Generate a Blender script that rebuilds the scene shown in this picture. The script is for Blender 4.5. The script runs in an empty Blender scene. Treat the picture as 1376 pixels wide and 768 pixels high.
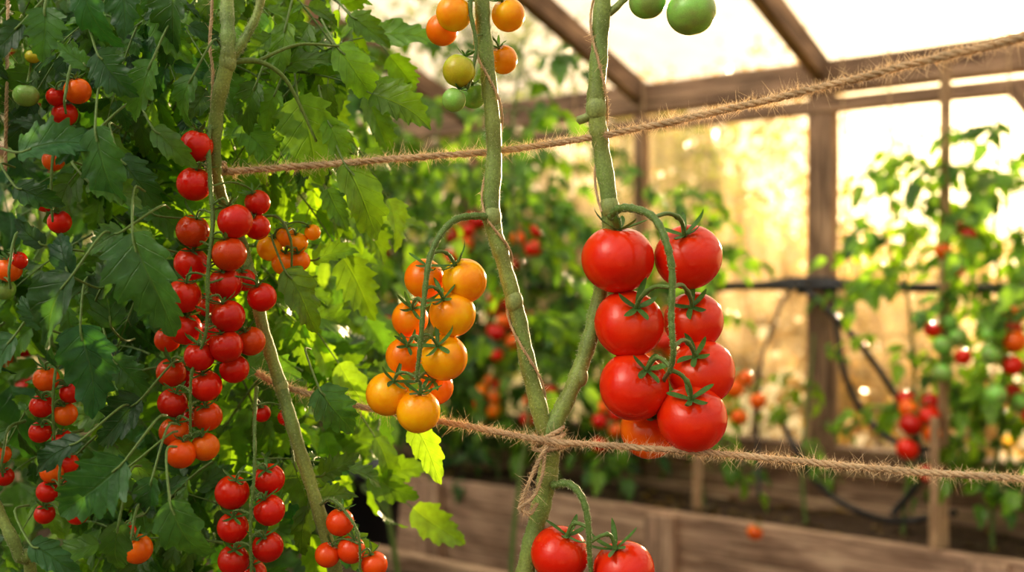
import bpy, math, random
import numpy as np
from mathutils import Vector, Matrix
random.seed(7); rng=np.random.default_rng(7)
F=1376.0; CAMZ=1.4
def P(u,v,d=1.1):            # image pixel coordinates at a chosen depth -> world metres
    return np.array([(u-688)/F*d, d, CAMZ-(v-384)/F*d])
PX=1.1/F                     # size of one image pixel at the main plant row
def nrm(v):
    v=np.asarray(v,float); n=np.linalg.norm(v); return v/n if n>1e-9 else np.array([0,0,1.0])
UP=np.array([0,0,1.0])
# ------------------------------------------------------------------ mesh builder
class MB:
    def __init__(s): s.v=[];s.f=[];s.uv=[];s.c=[];s.n=0
    def add(s,v,f,uv,col):
        v=np.asarray(v,float); k=len(v)
        s.v.append(v); s.f.append(np.asarray(f,int)+s.n)
        s.uv.append(np.asarray(uv,float))
        c=np.asarray(col,float)
        if c.ndim==1: c=np.tile(c[:3],(k,1))
        s.c.append(c); s.n+=k
    def obj(s,name,mat,parent=None,smooth=True,clamp=False):
        if not s.v: return None
        V=np.concatenate(s.v);UV=np.concatenate(s.uv);C=np.concatenate(s.c);Fq=np.concatenate(s.f)
        if clamp:
            d=(V[:,0]-W0[0])*WN[0]+(V[:,1]-W0[1])*WN[1]; m=np.clip(.07-d,0,None); m=m*.97
            V[:,0]+=WN[0]*m; V[:,1]+=WN[1]*m
        me=bpy.data.meshes.new(name)
        me.vertices.add(len(V)); me.vertices.foreach_set('co',V.ravel())
        nf=len(Fq); me.loops.add(nf*4); me.polygons.add(nf)
        me.loops.foreach_set('vertex_index',Fq.ravel())
        me.polygons.foreach_set('loop_start',np.arange(nf)*4)
        me.polygons.foreach_set('use_smooth',np.full(nf,smooth))
        me.update(calc_edges=True)
        ul=me.uv_layers.new(name='UVMap'); ul.data.foreach_set('uv',UV[Fq.ravel()].ravel())
        a=me.attributes.new('Col','FLOAT_COLOR','POINT')
        a.data.foreach_set('color',np.hstack([C,np.ones((len(C),1))]).ravel())
        me.materials.append(mat)
        o=bpy.data.objects.new(name,me); bpy.context.collection.objects.link(o)
        if parent: o.parent=parent
        return o
def empty(name,loc=(0,0,0)):
    e=bpy.data.objects.new(name,None); e.empty_display_size=.05; bpy.context.collection.objects.link(e); return e
def gridfaces(R,C,wrap=False):
    i=np.arange(R-1)[:,None]; j=np.arange(C if wrap else C-1)[None,:]
    a=i*C+j; b=i*C+(j+1)%C; return np.stack([a,b,b+C,a+C],-1).reshape(-1,4)
def cr(pts,seg=6):
    p=np.asarray(pts,float); 
    if len(p)<3: 
        t=np.linspace(0,1,seg+1)[:,None]; return p[0]*(1-t)+p[-1]*t
    q=np.vstack([2*p[0]-p[1],p,2*p[-1]-p[-2]]); out=[]
    for i in range(1,len(q)-2):
        t=np.linspace(0,1,seg,endpoint=False)[:,None]
        a,b,c,d=q[i-1],q[i],q[i+1],q[i+2]
        out.append(.5*((2*b)+(-a+c)*t+(2*a-5*b+4*c-d)*t*t+(-a+3*b-3*c+d)*t**3))
    out.append(p[-1:]); return np.vstack(out)
def frames(p):
    T=np.gradient(p,axis=0); T/=np.linalg.norm(T,axis=1)[:,None]+1e-12
    a=np.array([0,1.0,0]) if abs(T[0][1])<.8 else np.array([1.0,0,0])
    N=np.zeros_like(p); n=nrm(np.cross(T[0],a))
    for i in range(len(p)):
        n=nrm(n-T[i]*np.dot(n,T[i])); N[i]=n
    return T,N,np.cross(T,N)
def tube(mb,p,r,col,sides=8,cap=True):
    p=np.asarray(p,float); n=len(p); r=np.broadcast_to(np.asarray(r,float),(n,)).copy()
    T,N,B=frames(p); a=np.linspace(0,2*np.pi,sides,endpoint=False)
    v=p[:,None]+r[:,None,None]*(np.cos(a)[None,:,None]*N[:,None]+np.sin(a)[None,:,None]*B[:,None])
    v=v.reshape(-1,3)
    L=np.concatenate([[0],np.cumsum(np.linalg.norm(np.diff(p,axis=0),axis=1))])
    uv=np.stack([np.tile(a/6.283,n),np.repeat(L,sides)],1)
    f=gridfaces(n,sides,True)
    if np.ndim(col)==2: col=np.repeat(col,sides,0)
    elif cap: col=np.tile(np.asarray(col,float),(len(v),1))
    if cap:
        k=len(v); v=np.vstack([v,p[0]-T[0]*r[0]*.5,p[-1]+T[-1]*r[-1]*.5]); uv=np.vstack([uv,[0,0],[0,0]])
        col=np.vstack([col,col[0],col[-1]])
        j=np.arange(0,sides,2)
        e=np.stack([np.full(len(j),k),(j+2)%sides,(j+1)%sides,j],1); b=(n-1)*sides
        e2=np.stack([np.full(len(j),k+1),b+j,b+(j+1)%sides,b+(j+2)%sides],1)
        f=np.vstack([f,e,e2])
    mb.add(v,f,uv,col)
def hairs(mb,p,r,n,length,col,w=.00022):
    p=np.asarray(p,float); T,N,B=frames(p); r=np.broadcast_to(r,(len(p),))
    i=rng.integers(0,len(p)-1,n); t=rng.random(n)[:,None]; a=rng.random(n)*6.283
    c=p[i]*(1-t)+p[i+1]*t; d=np.cos(a)[:,None]*N[i]+np.sin(a)[:,None]*B[i]
    s=c+d*r[i][:,None]*.95; L=length*(.5+rng.random(n))[:,None]
    dd=d+T[i]*rng.normal(0,.7,(n,1))+rng.normal(0,.3,(n,3)); dd/=np.linalg.norm(dd,axis=1)[:,None]
    e=s+dd*L; q=np.cross(dd,rng.normal(0,1,(n,3))); q/=np.linalg.norm(q,axis=1)[:,None]; q*=w
    v=np.stack([s-q,s+q,e+q*.3,e-q*.3],1).reshape(-1,3); f=np.arange(n*4).reshape(-1,4)
    mb.add(v,f,np.zeros((n*4,2)),col)
# ------------------------------------------------------------------ leaflets
def leaf_template(M,N,seed,lobes=5,k=1.0,fold=.25,la=.35,W0_=.205):
    g=np.random.default_rng(seed)
    t=np.linspace(0,1,M); s=np.linspace(-1,1,N)
    env=np.sin(np.pi*t**.60)**.80*(1-.28*t)
    Tt,S=np.meshgrid(t,s,indexing='ij')
    side=np.sign(S); ph=np.where(side>0,g.random()*.3,.35+g.random()*.3)
    saw=((Tt*lobes+ph)%1.0); sub=((Tt*lobes*2.0+ph)%1.0)
    saw=np.where(saw<.8,saw/.8,(1-saw)/.2)
    lob=la*saw**1.2+.08*sub-.12
    W=W0_*env[:,None]*(1+lob*np.abs(S)**2.5*1.25)
    x=S*W; y=Tt+.10*np.abs(S)*np.sin(np.pi*Tt)*(.4+saw*.5)
    z=fold*np.abs(x)+.018*np.sin(2*np.pi*(6*Tt-np.abs(S)*1.1))*np.abs(S)*np.sin(np.pi*Tt)+.055*np.sin(8*Tt+g.random()*6+S*1.2)*S*S*np.sin(np.pi*Tt)
    kk=k*(.7+.6*g.random()); ang=kk*y
    Y=np.sin(ang)/kk; Z=-(1-np.cos(ang))/kk
    v=np.stack([x+.07*np.sin(3*Tt+g.random()*6)*Tt, Y+z*np.sin(ang), Z+z*np.cos(ang)],-1).reshape(-1,3)
    return v,gridfaces(M,N),np.stack([S.ravel(),Tt.ravel()],1)
HI=[leaf_template(46,9,i,4+(i%3),.5+.25*(i%4),.2+.15*(i%3),.22+.06*(i%3),.20+.015*(i%3)) for i in range(9)]
LO=[leaf_template(11,5,20+i,3,.5+.2*i,.3,.35,.22) for i in range(5)]
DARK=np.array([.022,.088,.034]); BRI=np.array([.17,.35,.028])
def leaflet(mb,base,d,n,L,col,lod=0,wide=1.0):
    T=(HI if lod==0 else LO); v,f,uv=T[random.randrange(len(T))]
    y=nrm(d); x=nrm(np.cross(y,n)); z=np.cross(x,y)
    V=np.asarray(base)+L*(v[:,:1]*x*wide+v[:,1:2]*y+v[:,2:3]*z)
    k=random.random()
    mb.add(V,f,uv,np.clip(col*(.5+.85*k)+np.array([.09,.09,0])*max(0,k-.82)/.18*.8,0,1))
def compound(pl,base,d,n,L,col,lod=0,pairs=3,sag=.5,stemcol=(.14,.24,.06)):
    d=nrm(d); base=np.asarray(base,float); n=nrm(n)
    m=9; t=np.linspace(0,1,m)[:,None]
    path=base+L*(d*t)+np.array([0,0,-1.0])*sag*L*.6*t*t
    tube(pl.stem,path,np.linspace(.0022,.0009,m)*(L/.2)**.6,stemcol,5,False)
    T=np.gradient(path,axis=0)
    for k in range(pairs+1):
        tt=.28+.60*k/pairs; i=min(m-1,int(tt*(m-1))); r=nrm(T[i]); pt=path[i]
        nn=nrm(n-r*np.dot(n,r)+rng.normal(0,.15,3)); sd=np.cross(r,nn)
        if k==pairs:
            leaflet(pl.leaf,path[-1],nrm(r+rng.normal(0,.1,3)),nn,L*.56,col,lod,1.15)
        else:
            for sg in (-1,1):
                q=nrm(r*(.45+.25*random.random())+sd*sg+np.array([0,0,-.45])+rng.normal(0,.2,3))
                pl0=pt+q*L*.06; 
                leaflet(pl.leaf,pl0,q,nrm(nn+rng.normal(0,.4,3)),L*(.40+.12*k/pairs)*(.75+.4*random.random()),col,lod,1.05)
                tube(pl.stem,np.array([pt,(pt+pl0)/2,pl0+q*L*.02]),.0008*(L/.2)**.6,stemcol,4,False)
                if lod==0 and random.random()<.6:
                    q2=nrm(sd*sg+r*.3+rng.normal(0,.2,3)); b2=path[max(0,i-1)]
                    leaflet(pl.leaf,b2,q2,nn,L*.15,col,lod)
# ------------------------------------------------------------------ tomatoes
RED=np.array([.70,.022,.006]); DRED=np.array([.58,.012,.006]); ORG=np.array([.97,.34,.006]); ORD=np.array([.93,.22,.005])
GRN=np.array([.27,.42,.12]); YGR=np.array([.50,.42,.03]); TOR=np.array([.85,.13,.008])
CAL=np.array([.085,.21,.035])
def tomato(pl,c,R,axis,col,top=None,lod=0,flat=.90,ribs=0.0,sep=.7,cal=True,cc=CAL):
    c=np.asarray(c,float); ax=nrm(axis); x=nrm(np.cross(ax,[.3,1,.2])); y=np.cross(ax,x)
    nr,ns=(26,32) if lod==0 else (11,14)
    th=np.linspace(0.0,np.pi,nr); ph=np.linspace(0,2*np.pi,ns,endpoint=False)+random.random()*6
    TH,PH=np.meshgrid(th,ph,indexing='ij'); 
    st=np.sin(TH); ct=np.cos(TH)
    topn=np.clip(ct,0,1); k=random.choice([5,6,7])
    rr=1+ribs*np.cos(k*PH)*(topn**1.2)*st+ribs*.5*np.cos(3*PH+1)*st
    xx=st*rr*R
    zz=ct*R*flat - R*.17*np.exp(-(st/.30)**2)*(ct>0)+R*.03*np.exp(-(st/.15)**2)*(ct<0)
    V=c+(xx*np.cos(PH))[...,None]*x+(xx*np.sin(PH))[...,None]*y+zz[...,None]*ax
    if top is None: top=col*1.0
    w=np.clip((ct-.35)/.65,0,1)**1.5*.75
    w=np.clip(w+.08*np.sin(PH*2+1)*st,0,1)[...,None]
    C=(col*(1-w)+top*w)
    pl.fruit.add(V.reshape(-1,3),gridfaces(nr,ns,True),np.stack([PH.ravel()/6.283,TH.ravel()/3.14],1),C.reshape(-1,3))
    tp=c+ax*R*(flat-.16)
    if cal:
        ms=8 if lod==0 else 4
        for j in range(5 if random.random()<.6 else 6):
            a=j*6.283/5.4+random.random()*.4; d=np.cos(a)*x+np.sin(a)*y; sd=np.cross(ax,d)
            L=R*sep*(.8+.4*random.random()); t=np.linspace(0,1,ms)
            lift=.15+.55*random.random()
            pth=tp+(d[None]*(L*np.sin(t*1.35)/1.0)[:,None])+ax[None]*((R*.13*np.sin(t*2.4)+L*lift*t**2.2+.0014)[:,None])+sd*(.2*L*random.uniform(-1,1)*t**2)[:,None]
            w=(R*.078+.0006)*np.sin(np.pi*(t*.86+.12))**.8
            V=np.stack([pth-sd*w[:,None]+ax*w[:,None]*.3,pth-ax*w[:,None]*.25,pth+sd*w[:,None]+ax*w[:,None]*.3],1).reshape(-1,3)
            pl.cal.add(V,gridfaces(ms,3),np.tile([.3,.3],(len(V),1)),cc*(.8+.5*random.random()))
    return tp
class Plant:
    def __init__(s): s.leaf=MB();s.stem=MB();s.fruit=MB();s.cal=MB()
    def finish(s,name,clamp=False):
        e=empty(name)
        s.leaf.obj('leaves',M_LEAF,e,clamp=clamp); s.stem.obj('stems',M_STEM,e,clamp=clamp)
        s.fruit.obj('tomatoes',M_TOM,e); s.cal.obj('calyxes',M_CAL,e); return e
def truss(pl,ctrl,toms,r0=.0022,r1=.0012,seg=8,up=.7,stemcol=(.13,.23,.05),sep=.75,flat=.92,ribs=0,lod=0,hair=400,fwd=.12):
    path=cr(ctrl,seg); n=len(path)
    rad=np.linspace(r0,r1,n)*(1+.12*np.sin(np.arange(n)*1.7))
    tube(pl.stem,path,rad,stemcol,9)
    if hair: hairs(pl.stem,path,rad,hair,.0016,(.5,.55,.30))
    for (c,R,col,top) in toms:
        c=np.asarray(c,float)
        tgt=c+UP*R*1.0
        w=np.abs(path-tgt)*np.array([.6,.5,1.0]); i=int(np.argmin(np.linalg.norm(w,axis=1))); i=min(max(i,1),n-2)
        pp=path[i]; 
        ax=nrm(nrm(pp-c)*.75+UP*up+rng.normal(0,.10,3)+np.array([0,-fwd,0]))
        tp=tomato(pl,c,R,ax,col,top,lod,flat,ribs,sep)
        dist=np.linalg.norm(pp-tp)
        mid=tp+ax*min(dist*.55,R*.55); 
        pts=cr([pp,pp*.45+mid*.55+UP*dist*.10,mid,tp-ax*.001],5); k=len(pts)
        rr=np.full(k,r1*.85); rr[int(k*.5)]*=1.5; rr[-1]*=1.6; rr[-2]*=1.25
        tube(pl.stem,pts,rr,stemcol,7)
        if hair: hairs(pl.stem,pts,rr,40,.0012,(.5,.55,.30))
# ------------------------------------------------------------------ materials
def newmat(name):
    m=bpy.data.materials.new(name); m.use_nodes=True; nt=m.node_tree; nt.nodes.clear()
    out=nt.nodes.new('ShaderNodeOutputMaterial'); return m,nt,out
def nd(nt,t): return nt.nodes.new(t)
def setin(n,**k):
    for a,b in k.items():
        a=a.replace('_',' ')
        if a in n.inputs.keys(): n.inputs[a].default_value=b
def math_(nt,op,a,b=None,c=None):
    n=nt.nodes.new('ShaderNodeMath'); n.operation=op
    for i,x in enumerate((a,b,c)):
        if x is None: continue
        if isinstance(x,(int,float)): n.inputs[i].default_value=x
        else: nt.links.new(x,n.inputs[i])
    return n.outputs[0]
def mixc(nt,mode,fac,a,b):
    n=nt.nodes.new('ShaderNodeMix'); n.data_type='RGBA'; n.blend_type=mode; n.clamp_result=False
    for i,x in ((0,fac),(6,a),(7,b)):
        if isinstance(x,(int,float)): n.inputs[i].default_value=x
        elif isinstance(x,tuple): n.inputs[i].default_value=x
        else: nt.links.new(x,n.inputs[i])
    return n.outputs[2]
def attr(nt): 
    n=nt.nodes.new('ShaderNodeAttribute'); n.attribute_name='Col'; return n.outputs['Color']
def leafmat():
    m,nt,out=newmat('tomato_leaf'); L=nt.links.new
    uv=nd(nt,'ShaderNodeUVMap'); sp=nd(nt,'ShaderNodeSeparateXYZ'); L(uv.outputs[0],sp.inputs[0])
    s=math_(nt,'ABSOLUTE',sp.outputs[0]); t=sp.outputs[1]
    mid=nd(nt,'ShaderNodeMapRange'); setin(mid,From_Min=.01,From_Max=.07,To_Min=1.0,To_Max=0.0); L(s,mid.inputs[0])
    q=math_(nt,'FRACT',math_(nt,'SUBTRACT',math_(nt,'MULTIPLY',t,6.0),math_(nt,'MULTIPLY',s,1.1)))
    q=math_(nt,'ABSOLUTE',math_(nt,'SUBTRACT',q,.5))
    lat=nd(nt,'ShaderNodeMapRange'); setin(lat,From_Min=.0,From_Max=.06,To_Min=.6,To_Max=0.0); L(q,lat.inputs[0])
    vein=math_(nt,'MAXIMUM',mid.outputs[0],lat.outputs[0])
    ns=nd(nt,'ShaderNodeTexNoise'); setin(ns,Scale=70.0,Detail=3.0)
    tc=nd(nt,'ShaderNodeTexCoord'); L(tc.outputs['Object'],ns.inputs['Vector'])
    c=attr(nt)
    c1=mixc(nt,'OVERLAY',.5,c,ns.outputs['Fac'])
    vc=mixc(nt,'ADD',1.0,c1,(.035,.05,.014,1))
    c2=mixc(nt,'MIX',math_(nt,'MULTIPLY',vein,.5),c1,vc)
    bh=math_(nt,'ADD',math_(nt,'MULTIPLY',vein,-.7),math_(nt,'MULTIPLY',ns.outputs[0],1.2))
    bp=nd(nt,'ShaderNodeBump'); setin(bp,Strength=.6,Distance=.0025); L(bh,bp.inputs['Height'])
    p=nd(nt,'ShaderNodeBsdfPrincipled'); setin(p,Roughness=.36); p.inputs['Specular IOR Level'].default_value=.5
    L(c2,p.inputs['Base Color']); L(bp.outputs[0],p.inputs['Normal'])
    tr=nd(nt,'ShaderNodeBsdfTranslucent'); tcx=mixc(nt,'MULTIPLY',1.0,c2,(3.1,2.6,.7,1)); L(tcx,tr.inputs[0]); L(bp.outputs[0],tr.inputs['Normal'])
    mx=nd(nt,'ShaderNodeMixShader'); mx.inputs[0].default_value=.38
    L(p.outputs[0],mx.inputs[1]); L(tr.outputs[0],mx.inputs[2]); L(mx.outputs[0],out.inputs[0]); return m
def stemmat(name,rough=.5,bs=400,st=.3,transl=.12):
    m,nt,out=newmat(name); L=nt.links.new
    tc=nd(nt,'ShaderNodeTexCoord'); ns=nd(nt,'ShaderNodeTexNoise'); setin(ns,Scale=float(bs),Detail=3.0); L(tc.outputs['Object'],ns.inputs[0])
    c=mixc(nt,'OVERLAY',.5,attr(nt),ns.outputs['Fac'])
    p=nd(nt,'ShaderNodeBsdfPrincipled'); setin(p,Roughness=rough); L(c,p.inputs['Base Color'])
    p.inputs['Sheen Weight'].default_value=.15
    bp=nd(nt,'ShaderNodeBump'); setin(bp,Strength=st,Distance=.001); L(ns.outputs[0],bp.inputs['Height']); L(bp.outputs[0],p.inputs['Normal'])
    tr=nd(nt,'ShaderNodeBsdfTranslucent'); L(c,tr.inputs[0])
    mx=nd(nt,'ShaderNodeMixShader'); mx.inputs[0].default_value=transl
    L(p.outputs[0],mx.inputs[1]); L(tr.outputs[0],mx.inputs[2]); L(mx.outputs[0],out.inputs[0]); return m
def tommat():
    m,nt,out=newmat('tomato_skin'); L=nt.links.new
    tc=nd(nt,'ShaderNodeTexCoord'); ns=nd(nt,'ShaderNodeTexNoise'); setin(ns,Scale=28.0,Detail=3.0); L(tc.outputs['Object'],ns.inputs[0])
    n2=nd(nt,'ShaderNodeTexNoise'); setin(n2,Scale=900.0,Detail=1.0); L(tc.outputs['Object'],n2.inputs[0])
    c=attr(nt); warm=mixc(nt,'MULTIPLY',1.0,c,(1.2,2.2,1.0,1))
    mr=nd(nt,'ShaderNodeMapRange'); setin(mr,From_Min=.42,From_Max=.75,To_Min=0.0,To_Max=.75); L(ns.outputs[0],mr.inputs[0])
    c=mixc(nt,'MIX',mr.outputs[0],c,warm); c=mixc(nt,'OVERLAY',.18,c,n2.outputs['Fac'])
    p=nd(nt,'ShaderNodeBsdfPrincipled'); setin(p,Roughness=.2); L(c,p.inputs['Base Color'])
    rr=math_(nt,'ADD',math_(nt,'MULTIPLY',ns.outputs[0],.16),.10); L(rr,p.inputs['Roughness'])
    p.inputs['Specular IOR Level'].default_value=.5
    p.inputs['Subsurface Weight'].default_value=.2; p.inputs['Subsurface Radius'].default_value=(1,.25,.08); p.inputs['Subsurface Scale'].default_value=.010
    bp=nd(nt,'ShaderNodeBump'); setin(bp,Strength=.05,Distance=.0006); L(n2.outputs[0],bp.inputs['Height']); L(bp.outputs[0],p.inputs['Normal'])
    L(p.outputs[0],out.inputs[0]); return m
def woodmat(name,a,b,scale=1.0,rough=.75):
    m,nt,out=newmat(name); L=nt.links.new
    tc=nd(nt,'ShaderNodeTexCoord'); mp=nd(nt,'ShaderNodeMapping'); mp.inputs['Scale'].default_value=(1.6*scale,22*scale,22*scale); L(tc.outputs['Object'],mp.inputs[0])
    ns=nd(nt,'ShaderNodeTexNoise'); setin(ns,Scale=2.2,Detail=8.0,Roughness=.65,Distortion=.6); L(mp.outputs[0],ns.inputs[0])
    n2=nd(nt,'ShaderNodeTexNoise'); setin(n2,Scale=3.0,Detail=4.0); L(tc.outputs['Object'],n2.inputs[0])
    r=nd(nt,'ShaderNodeValToRGB'); r.color_ramp.elements[0].position=.38; r.color_ramp.elements[1].position=.64
    r.color_ramp.elements[0].color=(*a,1); r.color_ramp.elements[1].color=(*b,1); L(ns.outputs[0],r.inputs[0])
    c=mixc(nt,'OVERLAY',.8,r.outputs[0],n2.outputs['Fac'])
    p=nd(nt,'ShaderNodeBsdfPrincipled'); setin(p,Roughness=rough); L(c,p.inputs['Base Color'])
    bp=nd(nt,'ShaderNodeBump'); setin(bp,Strength=.6,Distance=.005); L(ns.outputs[0],bp.inputs['Height']); L(bp.outputs[0],p.inputs['Normal'])
    L(p.outputs[0],out.inputs[0]); return m
def simple(name,a,b,scale,rough=.9,bump=.6,dist=.02):
    m,nt,out=newmat(name); L=nt.links.new
    tc=nd(nt,'ShaderNodeTexCoord'); ns=nd(nt,'ShaderNodeTexNoise'); setin(ns,Scale=float(scale),Detail=8.0,Roughness=.65); L(tc.outputs['Object'],ns.inputs[0])
    c=mixc(nt,'MIX',ns.outputs[0],(*a,1),(*b,1))
    p=nd(nt,'ShaderNodeBsdfPrincipled'); setin(p,Roughness=rough); L(c,p.inputs['Base Color'])
    bp=nd(nt,'ShaderNodeBump'); setin(bp,Strength=bump,Distance=dist); L(ns.outputs[0],bp.inputs['Height']); L(bp.outputs[0],p.inputs['Normal'])
    L(p.outputs[0],out.inputs[0]); return m
def glassmat(name,lo,hi,tint,trn=(1,.97,.92,1)):
    m,nt,out=newmat(name); L=nt.links.new
    tc=nd(nt,'ShaderNodeTexCoord'); mp=nd(nt,'ShaderNodeMapping'); mp.inputs['Scale'].default_value=(5,5,1.0); L(tc.outputs['Object'],mp.inputs[0])
    ns=nd(nt,'ShaderNodeTexNoise'); setin(ns,Scale=2.0,Detail=6.0,Roughness=.6); L(mp.outputs[0],ns.inputs[0])
    mr=nd(nt,'ShaderNodeMapRange'); setin(mr,From_Min=.35,From_Max=.72,To_Min=lo,To_Max=hi); L(ns.outputs[0],mr.inputs[0])
    a=nd(nt,'ShaderNodeBsdfTransparent'); a.inputs[0].default_value=trn
    b=nd(nt,'ShaderNodeBsdfTranslucent'); b.inputs[0].default_value=tint
    g=nd(nt,'ShaderNodeBsdfGlossy'); g.inputs['Roughness'].default_value=.05
    m1=nd(nt,'ShaderNodeMixShader'); L(mr.outputs[0],m1.inputs[0]); L(a.outputs[0],m1.inputs[1]); L(b.outputs[0],m1.inputs[2])
    m2=nd(nt,'ShaderNodeMixShader'); m2.inputs[0].default_value=.05; L(m1.outputs[0],m2.inputs[1]); L(g.outputs[0],m2.inputs[2])
    L(m2.outputs[0],out.inputs[0]); return m
M_LEAF=leafmat(); M_STEM=stemmat('tomato_stem'); M_CAL=stemmat('tomato_calyx',.55,300,.2,.2); M_TOM=tommat()
M_TWINE=stemmat('jute_twine',.85,900,.5,.25); M_GLASS=glassmat('dirty_wall_glass',.10,.38,(.90,.70,.42,1)); M_ROOF=glassmat('roof_glass',.05,.3,(.95,.9,.8,1),(.97,.93,.86,1))
M_WOOD=woodmat('weathered_frame_wood',(.12,.068,.040),(.42,.27,.17))
M_BED=woodmat('bed_board_wood',(.22,.13,.08),(.68,.47,.32))
M_STAKE=woodmat('stake_wood',(.28,.17,.09),(.62,.43,.25),3)
M_SOIL=simple('soil',(.03,.018,.010),(.20,.125,.075),30,.95,1,.03)
M_GRASS=simple('meadow_grass',(.12,.12,.02),(.36,.27,.07),6)
M_RUB=simple('black_rubber',(.012,.012,.014),(.035,.035,.04),30,.35,.1,.001)
M_POT=simple('black_plastic',(.010,.012,.015),(.03,.034,.04),20,.4,.1,.002)
M_BARK=simple('tree_bark',(.05,.035,.02),(.15,.10,.06),12)
# ------------------------------------------------------------------ greenhouse frame
W0=np.array([1.377,4.6]); WD=np.array([.808,-.589]); WN=np.array([-.589,-.808])
def G(t,n,z):   # t along side wall, n inward from it, z height
    q=W0+WD*t+WN*n; return np.array([q[0],q[1],z])
def beam(name,p0,p1,w,h,mat,parent,up=UP,bev=.004):
    p0=np.asarray(p0,float);p1=np.asarray(p1,float); x=nrm(p1-p0); L=np.linalg.norm(p1-p0)
    y=nrm(np.cross(up,x)); z=np.cross(x,y)
    ns=max(2,int(L/.25)); xs=np.linspace(-L/2,L/2,ns)
    sec=np.array([[-w/2,-h/2],[w/2,-h/2],[w/2,h/2],[-w/2,h/2]])
    vs=[];fs=[]
    for i,a in enumerate(xs):
        jit=rng.normal(0,.0012,2)
        for s in sec: vs.append((a,s[0]+jit[0],s[1]+jit[1]))
    for i in range(ns-1):
        for j in range(4): a=i*4+j;b=i*4+(j+1)%4; fs.append((a,b,b+4,a+4))
    fs.append((3,2,1,0)); e=(ns-1)*4; fs.append((e,e+1,e+2,e+3))
    me=bpy.data.meshes.new(name); me.from_pydata(vs,[],fs); me.update(); me.materials.append(mat)
    o=bpy.data.objects.new(name,me); bpy.context.collection.objects.link(o)
    m=Matrix(((x[0],y[0],z[0],0),(x[1],y[1],z[1],0),(x[2],y[2],z[2],0),(0,0,0,1)))
    m.translation=Vector((p0+p1)/2); o.matrix_world=m
    if parent: o.parent=parent
    b=o.modifiers.new('bev','BEVEL'); b.width=bev; b.segments=2; b.limit_method='ANGLE'
    return o
def quad(name,pts,mat,parent):
    me=bpy.data.meshes.new(name); me.from_pydata([tuple(p) for p in pts],[],[(0,1,2,3)]); me.materials.append(mat)
    o=bpy.data.objects.new(name,me); bpy.context.collection.objects.link(o); o.parent=parent; return o
T0,T1,WID,RIDGE=-6.4,4.2,6.0,3.0; PZ=2.30; SL=.28; SILL=.66
posts=[-6.4,-5.3,-4.2,-3.1,-2.0,-.9,0.02,1.1,2.1,3.15,4.2]
wr=empty('wall_right')
beam('sill',G(T0,0,SILL),G(T1,0,SILL),.11,.06,M_WOOD,wr)
beam('sill_lip',G(T0,.06,SILL-.05),G(T1,.06,SILL-.05),.03,.04,M_WOOD,wr)
beam('wall_plate',G(T0,0,PZ+.03),G(T1,0,PZ+.03),.10,.14,M_WOOD,wr)
beam('header',G(T0,.02,PZ-.10),G(T1,.02,PZ-.10),.06,.06,M_WOOD,wr)
for k in range(3): beam('knee_board_%d'%(k+1),G(T0,.0,.10+.19*k),G(T1,.0,.10+.19*k),.025,.185,M_BED,wr)
for i,t in enumerate(posts):
    beam('post_%d'%(i+1),G(t,0,0),G(t,0,PZ-.05),.115 if i%2==0 else .05,.085,M_WOOD,wr,up=np.array([WN[0],WN[1],0]))
beam('brace',G(.80,.05,PZ-.1),G(1.35,.05,1.35),.04,.05,M_WOOD,wr)
rf=empty('ceiling'); RZ=PZ+SL*RIDGE
for i,t in enumerate(posts):
    beam('rafter_%d'%(i+1),G(t,-.10,PZ+.05-.02),G(t,RIDGE,RZ+.05),.055,.11,M_WOOD,rf)
    beam('rafter_far_%d'%(i+1),G(t,WID+.1,PZ+.05-.02),G(t,RIDGE,RZ+.05),.055,.11,M_WOOD,rf)
beam('ridge',G(T0,RIDGE,RZ+.06),G(T1,RIDGE,RZ+.06),.05,.14,M_WOOD,rf)
for i in range(len(posts)-1):
    a,b=posts[i],posts[i+1]
    w=empty('window_%d'%(i+1)); quad('pane',[G(a,-.02,SILL),G(b,-.02,SILL),G(b,-.02,PZ),G(a,-.02,PZ)],M_GLASS,w)
    quad('roof_pane_%d'%(i+1),[G(a,-.15,PZ+.08),G(b,-.15,PZ+.08),G(b,RIDGE,RZ+.11),G(a,RIDGE,RZ+.11)],M_ROOF,rf)
    quad('roof_pane_far_%d'%(i+1),[G(a,WID+.15,PZ+.08),G(b,WID+.15,PZ+.08),G(b,RIDGE,RZ+.11),G(a,RIDGE,RZ+.11)],M_ROOF,rf)
wl=empty('wall_left')
beam('plate',G(T0,WID,PZ),G(T1,WID,PZ),.10,.10,M_WOOD,wl); beam('sill',G(T0,WID,SILL),G(T1,WID,SILL),.1,.06,M_WOOD,wl)
for k in range(3): beam('knee_board_%d'%(k+1),G(T0,WID,.10+.19*k),G(T1,WID,.10+.19*k),.025,.185,M_BED,wl)
for i,t in enumerate(posts): beam('post_%d'%(i+1),G(t,WID,0),G(t,WID,PZ),.075,.085,M_WOOD,wl,up=np.array([WN[0],WN[1],0]))
quad('glazing',[G(T0,WID,SILL),G(T1,WID,SILL),G(T1,WID,PZ),G(T0,WID,PZ)],M_ROOF,wl)
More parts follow.
